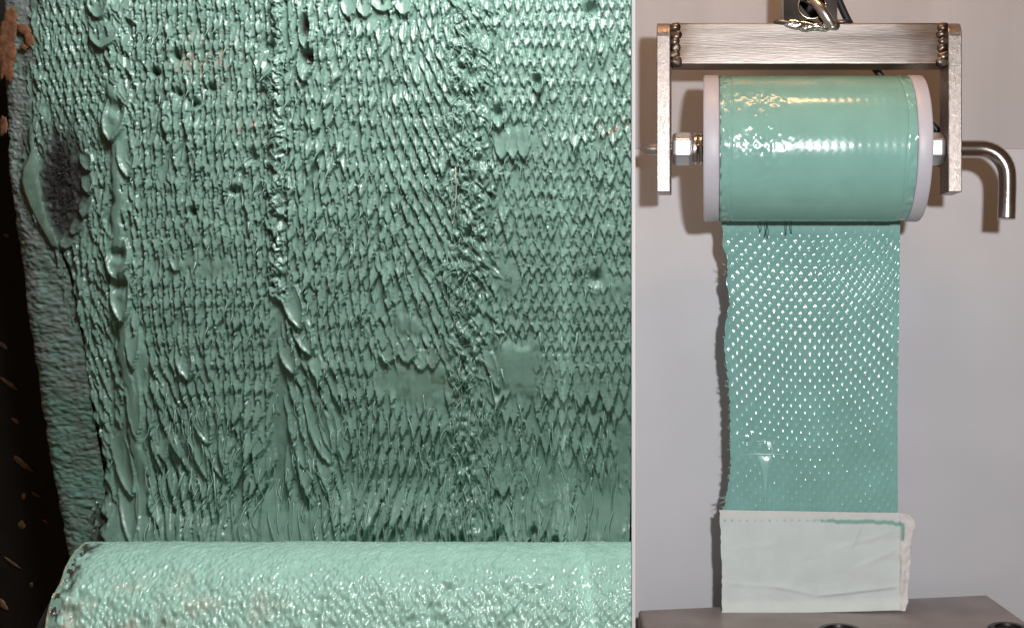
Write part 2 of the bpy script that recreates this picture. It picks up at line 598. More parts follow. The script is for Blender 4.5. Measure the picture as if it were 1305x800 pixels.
def pocket(H, x, y, w, l, a, A, B):
    """a spoon-shaped hollow, deep under the lip above, its own lower tip drawn out into a lip"""
    ca, sa = math.cos(a), math.sin(a)
    ext = w + abs(l * sa) + 2
    j0 = max(0, int((x - ext - PX0) / ST)); j1 = min(NX, int((x + ext - PX0) / ST) + 2)
    i0 = max(0, int((y - 4 - PY0) / ST)); i1 = min(NY, int((y + 1.45 * l + 4 - PY0) / ST) + 2)
    if j1 <= j0 or i1 <= i0:
        return
    dx = XX[i0:i1, j0:j1] - x; dy = YY[i0:i1, j0:j1] - y
    v = (dy * ca + dx * sa) / l
    u = (dx * ca - dy * sa) / w
    vv = np.clip(v, 0, 1)
    wid = np.where(vv < 0.45, 0.30 + 0.70 * np.sin(vv / 0.45 * math.pi / 2) ** 1.1, np.cos((vv - 0.45) / 0.55 * math.pi / 2) ** 1.15)
    thr = 0.8 / w
    wid = np.maximum(wid, thr)
    s_ = np.minimum(np.abs(u) / wid, 1)
    m = (v > 0) & (v < 1.3) & (np.abs(u) < wid)
    side = np.clip(u / wid, -1, 1)
    h = A * (0.18 + 0.85 * vv ** 1.2) - B * (1 - s_ ** 2) * (1.0 - 0.6 * vv) * (v < 1) + 0.9 * np.exp(-((s_ - 0.9) / 0.2) ** 2) * vv - 0.45 * B * side * (1 - vv)
    h = h - A * 0.7 * np.clip((v - 1) / 0.3, 0, 1) + LOW[i0:i1, j0:j1]
    sub = H[i0:i1, j0:j1]
    np.copyto(sub, np.where(m, np.maximum(sub, h), sub))


PET = [q for q in PET if q[1] > 560 or sm_at(q[0], q[1] + q[3] * 0.7) < 0.45]
for q in sorted(PET, key=lambda q: -q[1]):
    pocket(H, *q)

# large smooth scallops, flaps and pockets seen one by one (x, top y, half width, length, angle, A, B)
BIG = [(126, -14, 15, 40, 0.1, 9, 4), (134, 30, 19, 34, 0.0, 10, 4), (150, 126, 15, 56, -0.08, 12, 6), (160, 176, 11, 52, 0.15, 9, 5),
       (152, 306, 15, 52, 0.02, 12, 6), (152, 348, 14, 64, 0.14, 11, 6), (170, 400, 9, 70, 0.05, 9, 3), (168, 470, 10, 90, 0.12, 9, 2),
       (178, 560, 13, 130, 0.16, 8, 2), (150, 555, 12, 80, 0.30, 9, 4), (160, 600, 14, 92, 0.28, 8, 4), (188, 640, 12, 60, 0.2, 7, 3),
       (388, 14, 9, 50, 0.05, 11, 8), (392, 56, 11, 50, -0.05, 11, 8), (366, 362, 13, 60, 0.35, 12, 5), (378, 400, 12, 56, 0.38, 11, 5),
       (362, 430, 11, 50, 0.32, 11, 5), (396, 505, 14, 92, 0.33, 13, 5), (376, 520, 10, 80, 0.2, 11, 4), (414, 520, 12, 60, 0.28, 10, 4),
       (238, 520, 10, 96, 0.34, 12, 5), (252, 508, 12, 60, 0.30, 11, 5), (266, 540, 12, 74, 0.34, 12, 5), (232, 440, 11, 46, 0.25, 11, 6),
       (446, -6, 11, 30, 0.02, 9, 3), (490, -8, 16, 26, 0.0, 10, 3), (466, -4, 11, 28, 0.02, 9, 3), (514, -8, 12, 30, 0.1, 9, 3),
       (494, 436, 14, 26, 0.2, 8, 3), (518, 432, 12, 30, 0.1, 8, 3), (538, 446, 10, 26, 0.05, 8, 3), (552, 440, 9, 30, 0, 8, 3), (640, 164, 10, 40, 0, 9, 2), (654, 168, 9, 36, 0, 9, 2), (668, 166, 9, 38, 0, 9, 2),
       (684, 92, 8, 30, 0.1, 12, 7), (634, 136, 8, 30, 0.1, 12, 6), (668, 600, 15, 96, 0.03, 9, 6), (690, 606, 17, 84, -0.05, 11, 6), (712, 630, 13, 70, 0.0, 10, 6),
       (652, 618, 13, 70, 0.1, 9, 5), (640, 560, 16, 70, 0.05, 10, 3), (736, 640, 12, 50, 0.1, 9, 4), (700, 452, 9, 60, 0.0, 9, 5), (718, 452, 9, 62, 0.02, 9, 5),
       (740, 470, 10, 50, 0.02, 9, 5), (756, 464, 9, 56, 0.0, 9, 5), (776, 476, 9, 50, 0.0, 9, 5), (618, 440, 7, 60, 0.35, 14, 3),
       (224, 322, 8, 24, 0.1, 7, 4), (106, 196, 9, 24, 0.5, 8, 4),
       (110, 222, 9, 26, 0.2, 8, 4), (112, 250, 9, 28, -0.2, 8, 4), (104, 276, 9, 26, -0.5, 8, 4), (94, 298, 9, 24, -0.7, 8, 4)]
HS = LV * 0.75 + 0.8 * smooth_noise(NY, NX, 60, 5, 33) + 0.7 * smooth_noise(NY, NX, 24, 24, 34)
H = H * (1 - SM) + np.where(SM > 0, HS, 0) * SM
for q in BIG:
    q = q[:5] + (q[5] * 0.8, q[6] * 0.9)
    stamp(H, *q, lip=2.2, base=1.0, top=0.75)

# pits
PITS = [(388, 36, 6, 15, 14), (393, 76, 8, 12, 12), (149, 138, 9, 10, 8), (684, 104, 6, 8, 12), (634, 143, 6, 8, 12), (226, 71, 5, 8, 12), (198, 92, 6, 6, 12),
        (268, 112, 5, 5, 12), (248, 133, 6, 6, 12), (226, 118, 5, 6, 10), (150, 325, 10, 8, 8), (154, 362, 9, 10, 9), (760, 355, 10, 9, 8), (752, 12, 8, 8, 12),
        (246, 268, 6, 6, 10), (322, 200, 7, 9, 9), (300, 242, 6, 6, 9), (345, 62, 6, 7, 10), (711, 684, 4, 6, 16), (683, 676, 5, 10, 14), (642, 676, 5, 10, 10),
        (595, 686, 5, 10, 14), (580, 684, 4, 8, 14)]
for k in range(22):
    PITS.append((r4.uniform(440, 640), r4.uniform(672, 692), r4.uniform(2, 3.5), r4.uniform(5, 9), r4.uniform(5, 11)))
for (x, y, rx, ry, d) in PITS:
    g = np.exp(-(((XX - x) / rx) ** 2 + ((YY - y) / ry) ** 2) ** 1.5)
    H -= d * g

# the tar-filled hollow and the torn dark gap along the edge of the sheet
tar = np.exp(-(((XX - 77 - 0.05 * (YY - 235)) / 28) ** 2 + ((YY - 236) / 72) ** 2) ** 1.3)
H = H * (1 - 0.85 * tar) - 5 * tar + tar * 2.2 * smooth_noise(NY, NX, 4, 4, 41)
gapx = np.interp(YY, [300, 340, 400, 460, 520, 600, 700], [70, 82, 95, 104, 114, 128, 138]) + 4 * smooth_noise(NY, NX, 12, 60, 42)
gapw = np.interp(YY, [310, 340, 700], [0.1, 4.5, 7.5]) * (1 + 0.5 * smooth_noise(NY, NX, 9, 60, 43))
gap = np.exp(-((XX - gapx) / np.maximum(gapw, 0.1)) ** 4) * (YY > 318)
H = H * (1 - 0.8 * gap) - 4 * gap + gap * 2.0 * smooth_noise(NY, NX, 3, 3, 44)
# straight cut line beside the fibrous column
cut = np.exp(-((XX - 625.5 - 1.2 * np.sin(YY / 60)) / 1.8) ** 2) * (YY < 450)
H -= 5 * cut
seam = np.exp(-((XX - 353 - 2 * np.sin(YY / 23) - 3 * smooth_noise(NY, NX, 18, 999, 54)) / 6.5) ** 2) * (1 - sstep(360, 390, YY))
H += 3.0 * seam
H -= 5.0 * np.exp(-((XX - 364 - 2 * np.sin(YY / 23)) / 2.0) ** 2) * (1 - sstep(360, 390, YY))
rid = np.exp(-((XX - np.interp(YY, [0, 200, 400, 560, 690], [138, 152, 164, 178, 196])) / 12) ** 2)
H += 3.0 * rid
colm = np.exp(-((XX - 596) / 22) ** 4)
H += colm * (1.5 + 3.4 * smooth_noise(NY, NX, 6, 4, 55) + 2.8 * smooth_noise(NY, NX, 14, 4, 56))
# ragged edges: resample through a small turbulent shift
sx = 0.8 * smooth_noise(NY, NX, 10, 9, 48) + 0.35 * smooth_noise(NY, NX, 3, 3, 49); sy = 0.9 * smooth_noise(NY, NX, 10, 9, 50) + 0.35 * smooth_noise(NY, NX, 3, 3, 53)
II = np.clip(np.arange(NY)[:, None] + sy / ST, 0, NY - 1.001); JJ = np.clip(np.arange(NX)[None, :] + sx / ST, 0, NX - 1.001)
i0_ = II.astype(int); j0_ = JJ.astype(int); fi = II - i0_; fj = JJ - j0_
H = (H[i0_, j0_] * (1 - fj) + H[i0_, j0_ + 1] * fj) * (1 - fi) + (H[i0_ + 1, j0_] * (1 - fj) + H[i0_ + 1, j0_ + 1] * fj) * fi
H += (0.25 * smooth_noise(NY, NX, 12, 3, 45) + 0.08 * smooth_noise(NY, NX, 3, 3, 46)) * (1 - 0.6 * SM)
H = blur(H, 1)

# colour of the film itself: dirt, tar, brown soil specks
T = np.ones((NY, NX, 3))


def stain(mask, rgb):
    global T
    T = T * (1 - mask[..., None]) + np.array(rgb) * mask[..., None]


n1 = smooth_noise(NY, NX, 6, 6, 51); n2 = smooth_noise(NY, NX, 30, 30, 52)
stain(np.clip(tar * 1.5 + 0.5 * n1 * tar, 0, 1) ** 0.8, (0.26, 0.165, 0.20))
stain(np.exp(-(((XX - 76) / 15) ** 2 + ((YY - 238) / 46) ** 2) ** 1.5) * np.clip(0.8 + 0.4 * n1, 0, 1), (0.07, 0.04, 0.05))
stain(np.clip(gap * 1.3 + 0.4 * n1 * gap, 0, 1), (0.05, 0.035, 0.045))
def soil(x, y, rx, ry, a, th=0.25):
    d = ((XX - x) * math.cos(a) + (YY - y) * math.sin(a)) / rx
    e = (-(XX - x) * math.sin(a) + (YY - y) * math.cos(a)) / ry
    return np.exp(-(d * d + e * e)) * np.clip((n1 - th) * 3, 0, 1)
stain(soil(262, 75, 34, 30, 0, 0.05) * 0.8, (2.1, 1.05, 1.05))
stain(soil(320, 160, 22, 20, 0, 0.1) * 0.7, (2.0, 1.0, 1.0))
stain(soil(540, 470, 40, 26, 0, 0.2) * 0.5, (0.8, 0.45, 0.3))
stain(soil(578, 492, 8, 16, 0, 0.0) * 0.6, (0.9, 0.5, 0.28))
stain(soil(378, 452, 14, 12, 0, 0.1) * 0.5, (1.0, 0.6, 0.5))
stain(soil(785, 165, 16, 16, 0, 0.2) * 0.7, (1.9, 0.75, 0.6))
for (x, y, rx, ry, d) in PITS[:2]:
    stain(np.exp(-(((XX - x) / (rx * .8)) ** 2 + ((YY - y + 2) / (ry * .75)) ** 2) ** 2), (0.28, 0.10, 0.12))
st_l = 1 - sstep(0, 26, XX - np.interp(YY, EDGE[:, 0], EDGE[:, 1]))
stain(st_l * np.clip(0.35 + 0.7 * n1, 0, 0.75), (0.42, 0.34, 0.36))
T *= (1 + 0.06 * n2)[..., None]

# to metres: relief grows towards the viewer, proud lips sag downwards
bend = -34 * sstep(590, 716, YY) ** 1.5
dep = YS + bend - H
HB = blur(H, 4)
sag = 0.55 * np.clip(H - HB, -3, 8)
f0 = (DC + YS) / DC
Xw = (XX - CX) * f0
Zw = CY + (YY + sag - CY) * f0
V = np.stack([Xw * S, dep * S, (900 - Zw) * S], -1).reshape(-1, 3)
F = grid_faces(NY, NX, flip=True)
keep = (XX > edge_x(YY) - 3 + 3 * smooth_noise(NY, NX, 5, 30, 47)).ravel()
F = F[keep[F].all(1)]
used = np.zeros(len(V), bool); used[F.ravel()] = True
idx = np.cumsum(used) - 1
film = mesh_obj('torn_film', V[used], idx[F], M_sheet, sheet, tint=T.reshape(-1, 3)[used])


def h_at(x, y):
    i = min(NY - 1, max(0, int(round((y - PY0) / ST)))); j = min(NX - 1, max(0, int(round((x - PX0) / ST))))
    return H[i, j]


def sheet_pt(x, y, lift=0.0):
    i = min(NY - 1, max(0, int(round((y - PY0) / ST)))); j = min(NX - 1, max(0, int(round((x - PX0) / ST))))
    return ((x - CX) * f0 * S, (dep[i, j] - lift) * S, (900 - (CY + (y + sag[i, j] - CY) * f0)) * S)


# backing behind the film so that it is a solid sheet
b = MB()
ey = np.linspace(-10, 716, 30)
rings = []
for yv in ey:
    x0 = edge_x(yv) - 3; x1 = 804.0
    bb = YS + float(-34 * sstep(590, 716, yv) ** 1.5)
    zc = CY + (yv - CY) * f0
    rings.append([W((x0 - CX) * f0, zc, bb + 18), W((x1 - CX) * f0, zc, bb + 18), W((x1 - CX) * f0, zc, bb + 34), W((x0 - CX) * f0, zc, bb + 34)])
b.rings(rings)
b.build('backing', M_band, sheet)

# separately raised scale tips: the largest scales, each a small curled spoon
def lip(var):
    r = np.random.default_rng(300 + var)
    vs, fs = [], []
    nu, nv = 5, 5
    for j in range(nv):
        t = j / (nv - 1); v = 0.66 + 0.46 * t
        wd = (0.46 - 0.1 * (var % 3)) * (1 - t) ** 1.3 + 0.05
        for i in range(nu):
            u = -1 + 2 * i / (nu - 1)
            h = 0.12 + 0.95 * v ** 1.15 - 0.30 * (1 - t) - 0.12 * (1 - u * u) + 0.20 * t * t + 0.06 * r.normal() * t
            vs.append((u * wd + (0.5 * t * t) * ((var % 4) - 1.5) * 0.3, -h, -v))
    for j in range(nv - 1):
        for i in range(nu - 1):
            a = j * nu + i
            fs.append((a, a + nu, a + nu + 1, a + 1))
    n = len(vs)
    vs += [(x * 0.8, y + 0.10, z * 0.985) for x, y, z in vs]
    fs += [tuple(n + q for q in reversed(f)) for f in list(fs)]
    me = bpy.data.meshes.new('scale_tip')
    me.from_pydata(vs, [], fs)
    me.polygons.foreach_set('use_smooth', np.ones(len(me.polygons), bool))
    me.materials.append(M_scale)
    return me


lips = [lip(k) for k in range(8)]
cand = [q for q in PET if q[2] > 4.3 and abs(q[4]) < 0.6 and 8 < q[1] < 640 and 60 < q[0] < 790]
cand.sort(key=lambda q: -q[3])
cand = [q for k, q in enumerate(cand[:1500]) if k % 5 == 0]
cand = cand[:300]
off = OFF[sheet.name]
for k, (x, y, w, l, a, A, B) in enumerate(cand):
    o = bpy.data.objects.new('scale_tip', lips[k % 8])
    COL.objects.link(o)
    o.parent = sheet
    i = min(NY - 1, max(0, int(y + l * .7 - PY0))); j = min(NX - 1, max(0, int(x - PX0)))
    p0 = np.array([(x - CX) * f0 * S, (YS + float(bend[i, j]) - float(LOW[i, j]) - 0.3) * S, (900 - (CY + (y - CY) * f0)) * S])
    o.location = p0 - off
    o.rotation_euler = (0, -a, 0)
    o.scale = (w * 0.8 * S * f0, (A + 0.6) * S, l * 1.0 * S * f0)

# ---- grey rubber band along the left edge
nb_y, nb_x = 486, 44
yb = np.linspace(-10, 716, nb_y); ub = np.linspace(0, 1, nb_x)
UB, YBb = np.meshgrid(ub, yb)
x_in = edge_x(YBb) + 10; x_out = np.interp(YBb, OUTR[:, 0], OUTR[:, 1]) + 1.6 * smooth_noise(nb_y, nb_x, 9, 80, 61)
XB = x_out + (x_in - x_out) * UB
hb = 0.9 * smooth_noise(nb_y, nb_x, 2.6, 7, 62) + 0.9 * smooth_noise(nb_y, nb_x, 1.6, 3, 63) + 2 * smooth_noise(nb_y, nb_x, 30, 20, 64)
roundb = -9 * (1 - np.sqrt(np.clip(1 - (1 - np.clip(UB / 0.35, 0, 1)) ** 2, 0, 1)))
depb = YS + 4 - 3 * UB - hb - roundb + np.interp(YBb, [600, 716], [0, -14])
Vb = np.stack([(XB - CX) * f0 * S, depb * S, (900 - (CY + (YBb - CY) * f0)) * S], -1).reshape(-1, 3)
tb = np.ones((nb_y, nb_x, 3))
gmix = np.clip(np.interp(YBb, [0, 330, 716], [0.0, 0.2, 0.8]) + 0.4 * smooth_noise(nb_y, nb_x, 16, 10, 65), 0, 1)[..., None]
tb = tb * (1 - gmix) + np.array([0.75, 1.35, 1.15]) * gmix
mesh_obj('edge_band', Vb, grid_faces(nb_y, nb_x, flip=True), M_band, sheet, tint=tb.reshape(-1, 3))
# folded side of the band
sb = MB(); rings = []
for k in range(0, nb_y, 15):
    p = Vb[k * nb_x]
    rings.append([p + np.array([0.0002, -0.0002, 0]), p + np.array([0.0006, 0.014, 0]), p + np.array([0.006, 0.014, 0]), p + np.array([0.006, 0.0005, 0])])
sb.rings(rings)
sb.build('band_side', M_band, sheet)

# smooth flake of film peeled beside the tar
fl_pts = [(38, 160), (43, 155), (45, 170), (42, 186), (46, 200), (51, 214), (49, 228), (54, 246), (52, 256), (58, 270), (62, 288), (70, 302), (74, 316), (66, 314), (58, 300), (48, 284), (38, 264), (30, 244), (27, 230), (30, 214), (36, 202), (39, 190), (36, 176)]
mb = MB()
mb.rings([[at(x, y, YS + 2) for x, y in fl_pts], [at(x, y, YS - 2.5) for x, y in fl_pts],
          [at(x * .86 + 50 * .14 + (y - 236) * .02, y * .95 + 236 * .05, YS - 4) for x, y in fl_pts]])
mb.build('film_flake', M_flake, sheet, smooth=True, auto=50)
# rust crust at the top corner
for i, (x, y, rx, ry, a) in enumerate([(8, 58, 13, 40, 0.1), (30, 38, 10, 6, 0.3), (37, 50, 6, 11, -0.3), (14, 22, 8, 14, 0.2), (30, 60, 6, 4, .5), (4, 160, 5, 14, 0), (12, 95, 7, 10, 0)]):
    blob(sheet, 'rust_crust', x, y, YS - 1, rx, ry, M_rust, a, 1.2, 40 + i, 44)

# bristly tar crumbs in the hollow
for k in range(120):
    t = r4.uniform(0, 6.28); q = math.sqrt(r4.random())
    x = 76 + 17 * q * math.cos(t); y = 238 + 50 * q * math.sin(t)
    p = sheet_pt(x, y, -0.5); e = sheet_pt(x, y, 0)
    L_ = r4.uniform(3, 7); an = r4.uniform(0, 6.28)
    pts = [np.array(p), np.array(p) + np.array([math.cos(an) * L_ * .5, -r4.uniform(1, 3.5), math.sin(an) * L_ * .5]) * S, np.array(p) + np.array([math.cos(an) * L_, -r4.uniform(0, 2), math.sin(an) * L_]) * S]
    m_ = MB(); m_.tube(pts, [0.6 * S, 0.5 * S, 0.2 * S], 4)
    m_.build('tar_bristle', M_tar, sheet, smooth=True)

# ---- hair-like filaments and drawn strands
def filament(pts, r0, r1, m=M_strand, name='filament', n=5):
    P = np.array(pts)
    R = np.linspace(r0, r1, len(P)) * S
    mb = MB(); mb.tube(P, R, n)
    mb.build(name, m, sheet, smooth=True)


def arc(x, y, dx, dy, bow, out, n=9):
    pts = []
    for k in range(n):
        t = k / (n - 1)
        px = x + dx * t + bow * math.sin(math.pi * t); py = y + dy * t
        pts.append(sheet_pt(px, py, 1.2 + out * math.sin(math.pi * t)))
    P = np.array(pts)
    for _ in range(2):
        P[1:-1, 1] = (P[:-2, 1] + P[1:-1, 1] + P[2:, 1]) / 3
    P[:, 1] = np.minimum(P[:, 1], np.array(pts)[:, 1])
    return P


for k in range(210):
    y = r4.uniform(500, 662); x = r4.uniform(190, 790)
    l = r4.uniform(18, 46)
    filament(arc(x, y, r4.normal(1.5, 4), min(l, 688 - y), r4.normal(0, 3), r4.uniform(1.5, 4)), 0.85, 0.4)
for k in range(110):
    x = r4.normal(592, 14); y = r4.uniform(20, 660)
    filament(arc(x, y, r4.normal(0, 8), r4.uniform(10, 30), r4.normal(0, 6), r4.uniform(2, 6)), 0.7, 0.4)
for k in range(26):      # loose loops
    x = r4.uniform(380, 760); y = r4.uniform(560, 640)
    w = r4.uniform(7, 26); d = r4.uniform(6, 24)
    pts = [sheet_pt(x + w * (t - .5), y + d * math.sin(math.pi * t), 5 + 2 * math.sin(math.pi * t)) for t in np.linspace(0, 1, 11)]
    P = np.array(pts); P[:, 1] = P[:, 1].min() * 0.7 + P[:, 1] * 0.3
    filament(P, 0.5, 0.45)
for k in range(90):      # stray hairs on the upper fields
    x = r4.uniform(180, 790); y = r4.uniform(60, 470)
    filament(arc(x, y, r4.normal(0, 10), r4.uniform(5, 22), r4.normal(0, 5), r4.uniform(3, 6)), 0.55, 0.35)
for k in range(120):
    if k % 3 == 0:
        x, y = r4.normal(592, 13), r4.uniform(0, 470)
    elif k % 3 == 1:
        x, y = r4.normal(353, 6), r4.uniform(0, 370)
    else:
        x, y = r4.uniform(170, 790), r4.uniform(5, 560)
    r_ = r4.uniform(2.0, 5.0); t0 = r4.uniform(0, 6.28); tn = r4.uniform(2.0, 4.6)
    base_p = np.array(sheet_pt(x, y, 0.8))
    pts = [base_p + np.array([r_ * (math.cos(t0 + tn * q) - math.cos(t0)), -1.0 - 3.0 * math.sin(math.pi * min(1, q * 1.2)), r_ * 1.3 * (math.sin(t0 + tn * q) - math.sin(t0))]) * S for q in np.linspace(0, 1, 8)]
    filament(pts, 1.0, 0.35, M_scale, 'torn_curl')
# the pale thread hanging in the fibrous column
filament(arc(582, 213, -4, 76, 3, 7, 14), 0.9, 0.6, mat('pale_thread', (0.5, 0.45, 0.40), rough=0.6))
# white drawn tips
for (x, y, l, a) in [(384, 582, 22, 2), (402, 584, 20, 4), (237, 600, 36, -6), (258, 612, 24, -4), (276, 600, 44, 10), (247, 606, 26, 2), (640, 470, 20, 6), (626, 478, 30, 6), (488, 452, 16, 12), (505, 455, 14, 2), (688, 424, 22, 4), (716, 430, 24, 2), (736, 424, 26, -2)]:
    filament(arc(x, y, a, l, 0, 4), 1.7, 0.5, name='drawn_tip')
# strands bridging to the roll
for x in [447, 461, 473, 484, 492, 506, 520, 538, 552, 566, 574, 582, 590, 598, 606, 613, 630, 668, 700, 722, 415, 400, 386, 372, 350, 326, 300, 262, 230, 205]:
    y0 = r4.uniform(628, 660); x2 = x + r4.normal(0, 2)
    p0 = np.array(sheet_pt(x + r4.normal(0, 3), y0, 0.6)); p1 = np.array(at(x2, 694, YS - 34))
    pts = [p0 * (1 - t) + p1 * t + np.array([0, -3 * S * math.sin(math.pi * t), 0]) for t in np.linspace(0, 1, 7)]
    P = np.array(pts)
    w = r4.uniform(0.6, 1.3)
    R = np.array([0.3, 0.6, 0.75, 0.7, 0.75, 1.0, 2.0]) * w * S
    mb = MB(); mb.tube(P, R, 6); mb.build('bridging_strand', M_scale, sheet, smooth=True)

# ================================================================== ROLL OF PEELED MATERIAL (left, bottom)
RR, RY = 176.0, -16.0          # radius and axis depth, p
ztop_line = 690.0
# axis height so that the silhouette from the lens sits on row 690
best = None
for zc in np.linspace(700, 1100, 801):
    th = np.linspace(0, math.pi, 200)
    yy = RY - RR * np.cos(th); zz = zc - RR * np.sin(th)
    top = (CY + (zz - CY) * DC / (DC + yy)).min()
    if best is None or abs(top - ztop_line) < best[0]:
        best = (abs(top - ztop_line), zc)
RZ = best[1]
proll = thing('peeled_roll', W(-450, RZ + RR, RY), 'pale wet green roll of peeled adhesive lying below the torn sheet', 'adhesive roll')
nt_, nx_ = 300, 620
th = np.linspace(math.radians(-38), math.radians(150), nt_)        # 0 = facing the camera, 90 = top
pxr = np.linspace(0, 1, nx_)
TH, U = np.meshgrid(th, pxr, indexing='ij')
hr = 1.0 * smooth_noise(nt_, nx_, 4.2, 4.5, 71) + 1.1 * smooth_noise(nt_, nx_, 2.4, 2.0, 72) + 2.4 * smooth_noise(nt_, nx_, 26, 34, 73)
lat = np.sin(U * 700 / 5.2 * 2 * math.pi / 2 + 1.5 * smooth_noise(nt_, nx_, 20, 20, 74)) * np.sin(TH * RR / 6.5 * math.pi + 1.5 * smooth_noise(nt_, nx_, 20, 20, 75))
hr += 0.55 * lat
fro = 1 - sstep(math.radians(62), math.radians(92), TH)
hr = hr * (0.45 + 0.75 * fro)
for (px_, deg, sx, sd, A_) in [(590, 64, 26, 9, 5), (660, 52, 14, 14, 5), (560, 46, 40, 5, 4), (250, 44, 40, 8, 4), (130, 50, 22, 12, 5), (420, 38, 60, 6, 3), (700, 58, 70, 4, 2.5)]:
    hr += A_ * np.exp(-(((U * 700 + 105 - px_) / sx) ** 2 + ((np.degrees(TH) - deg) / sd) ** 2)) * smooth_noise(nt_, nx_, 5, 9, int(px_))
rr_ = RR + hr
yy = RY - rr_ * np.cos(TH); zz = RZ - rr_ * np.sin(TH)
pyv = CY + (zz - CY) * DC / (DC + yy)
xleft = np.interp(np.degrees(TH), [-38, 0, 20, 35, 50, 65, 80, 95, 150], [14, 28, 42, 52, 64, 80, 95, 106, 118]) + 1.5 * smooth_noise(nt_, nx_, 5, 900, 76)
pxx = xleft + (804.2 - xleft) * U
ff = (DC + yy) / DC
Vr = np.stack([(pxx - CX) * ff * S, yy * S, (900 - zz) * S], -1)
tr = np.ones((nt_, nx_, 3))
dl = (pxx - xleft)
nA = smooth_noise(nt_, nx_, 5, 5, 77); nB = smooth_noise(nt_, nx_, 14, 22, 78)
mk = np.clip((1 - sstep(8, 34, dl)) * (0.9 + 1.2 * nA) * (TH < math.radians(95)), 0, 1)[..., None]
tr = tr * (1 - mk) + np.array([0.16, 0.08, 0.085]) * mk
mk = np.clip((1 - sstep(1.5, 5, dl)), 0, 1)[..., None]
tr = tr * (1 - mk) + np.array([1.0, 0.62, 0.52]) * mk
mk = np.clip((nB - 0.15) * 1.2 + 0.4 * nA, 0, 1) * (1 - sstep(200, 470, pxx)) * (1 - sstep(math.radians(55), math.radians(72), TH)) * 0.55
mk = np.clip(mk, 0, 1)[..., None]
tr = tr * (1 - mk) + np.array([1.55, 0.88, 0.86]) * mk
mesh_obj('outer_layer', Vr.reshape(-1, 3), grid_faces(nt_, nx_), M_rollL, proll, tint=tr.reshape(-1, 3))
# end of the roll: thickness of the layer and the dark core set back inside
eb = MB(); rings = []
for k in range(0, nt_, 6):
    p = Vr[k, 0]; c = np.array([p[0] + 0.012, RY * S, (900 - RZ) * S])
    d = c - p; d /= np.linalg.norm(d)
    rings.append([p, p + d * 0.003, p + d * 0.003 + np.array([0.006, 0, 0]), p + np.array([0.006, 0, 0]) + d * 0.0003])
eb.rings(rings)
eb.build('layer_edge', M_flake, proll, smooth=False)
cb = MB(); cb.lathe_x([((130 - CX), 40), ((130 - CX), RR - 12), ((700 - CX), RR - 12), ((700 - CX), 40)], RZ, RY, 40)
cb.build('core', M_dark, proll, smooth=False)

# ================================================================== TEST FIXTURE (right)
AX = 190.0        # spindle axis row, axis lies in the plane y = 0
yoke = thing('steel_yoke', W(122, 32, 0), 'brushed steel yoke bracket holding the green tape roll', 'bracket')


def plate(X0, X1, m=M_saw):
    mb = MB(); rings = []
    prof = []
    # side outline in (y, z): rounded rear-leaning top
    R_ = 20
    out = [(-26, 247), (-26, 32 + R_)]
    for q in np.linspace(0, math.pi / 2, 7)[1:]:
        out.append((-26 + R_ * (1 - math.cos(q)), 32 + R_ * (1 - math.sin(q))))
    out += [(26, 32), (26, 247)]
    mb.prism([W(X0, z, y) for y, z in out], [W(X1, z, y) for y, z in out])
    return mb


lp = plate(-62, -45).build('side_plate', M_saw, yoke); bevel(lp, 1.2)
rp = plate(303, 320).build('side_plate', M_saw, yoke); bevel(rp, 1.2)
cbm = boxp(-44.5, 302.5, 34, 86, -20, 20).build('cross_bar', M_bar, yoke); bevel(cbm, 2.2, 3)


def lump(name, c, r3, m, seed, n=14):
    """an uneven solidified drop"""
    r = np.random.default_rng(seed)
    ph = r.uniform(0, 6.28, 6)
    rings = []
    for q in np.linspace(-1, 1, 9):
        rad = math.sqrt(max(0.015, 1 - q * q))
        ring = []
        for t in np.linspace(0, 2 * math.pi, n, endpoint=False):
            k = 1 + 0.16 * math.sin(2 * t + ph[0] + 2 * q) + 0.10 * math.sin(3 * t + ph[1] - 3 * q) + 0.07 * math.sin(5 * t + ph[2] + 5 * q)
            ring.append(W(c[0] + q * r3[0], c[1] + rad * k * r3[1] * math.sin(t), c[2] - rad * k * r3[2] * math.cos(t)))
        rings.append(ring)
    mb = MB(); mb.rings(rings)
    return mb.build(name, m, yoke, smooth=True)


for X, sg in ((-45, 1), (303, -1)):
    for k in range(6):
        lump('weld_bead', (X + sg * (5.5 + 1.2 * math.sin(k * 2.7)), 40 + k * 8.6, -18.5), (8.2 + 1.2 * math.sin(k * 1.7), 7.0, 5.0), M_weld, 700 + k + (X > 0) * 20)
for i, (x, z, rx, rz) in enumerate([(112, 36, 16, 6), (128, 38, 15, 7), (142, 40, 16, 6), (156, 38, 13, 6), (98, 33, 14, 3.5), (170, 33, 13, 3.5)]):
    lump('weld_puddle', (x, z, -19), (rx, rz, 5.0), M_weldb if i < 4 else M_weld, 820 + i)
# ring of round bar welded to the cross bar, passing through the lug
pts = []
for t in np.linspace(-0.62, 3.9, 30):
    pts.append(np.array(W(134 + 24 * math.cos(t + 0.0) * 0.92, 14 - 28 * math.sin(t) + 4, -24 + 22 * (1 - math.cos((t + 0.62) * 0.75)))))
mb = MB()
pts = [W(157, 38, -24), W(152, 31, -27), W(146, 22, -28), W(139, 12, -25), W(132, 3, -14), W(126, -6, 2), W(118, -9, 16), W(112, -2, 26), W(108, 12, 28), W(106, 30, 20)]
P = np.array(pts)
tt = np.linspace(0, len(P) - 1, 40)
P = np.stack([np.interp(tt, np.arange(len(P)), P[:, k]) for k in range(3)], 1)
for _ in range(6):
    P[1:-1] = (P[:-2] + 2 * P[1:-1] + P[2:]) / 4
mb.tube(P, 6.6 * S, 16)
mb.build('ring', M_pin, yoke, smooth=True, auto=50)

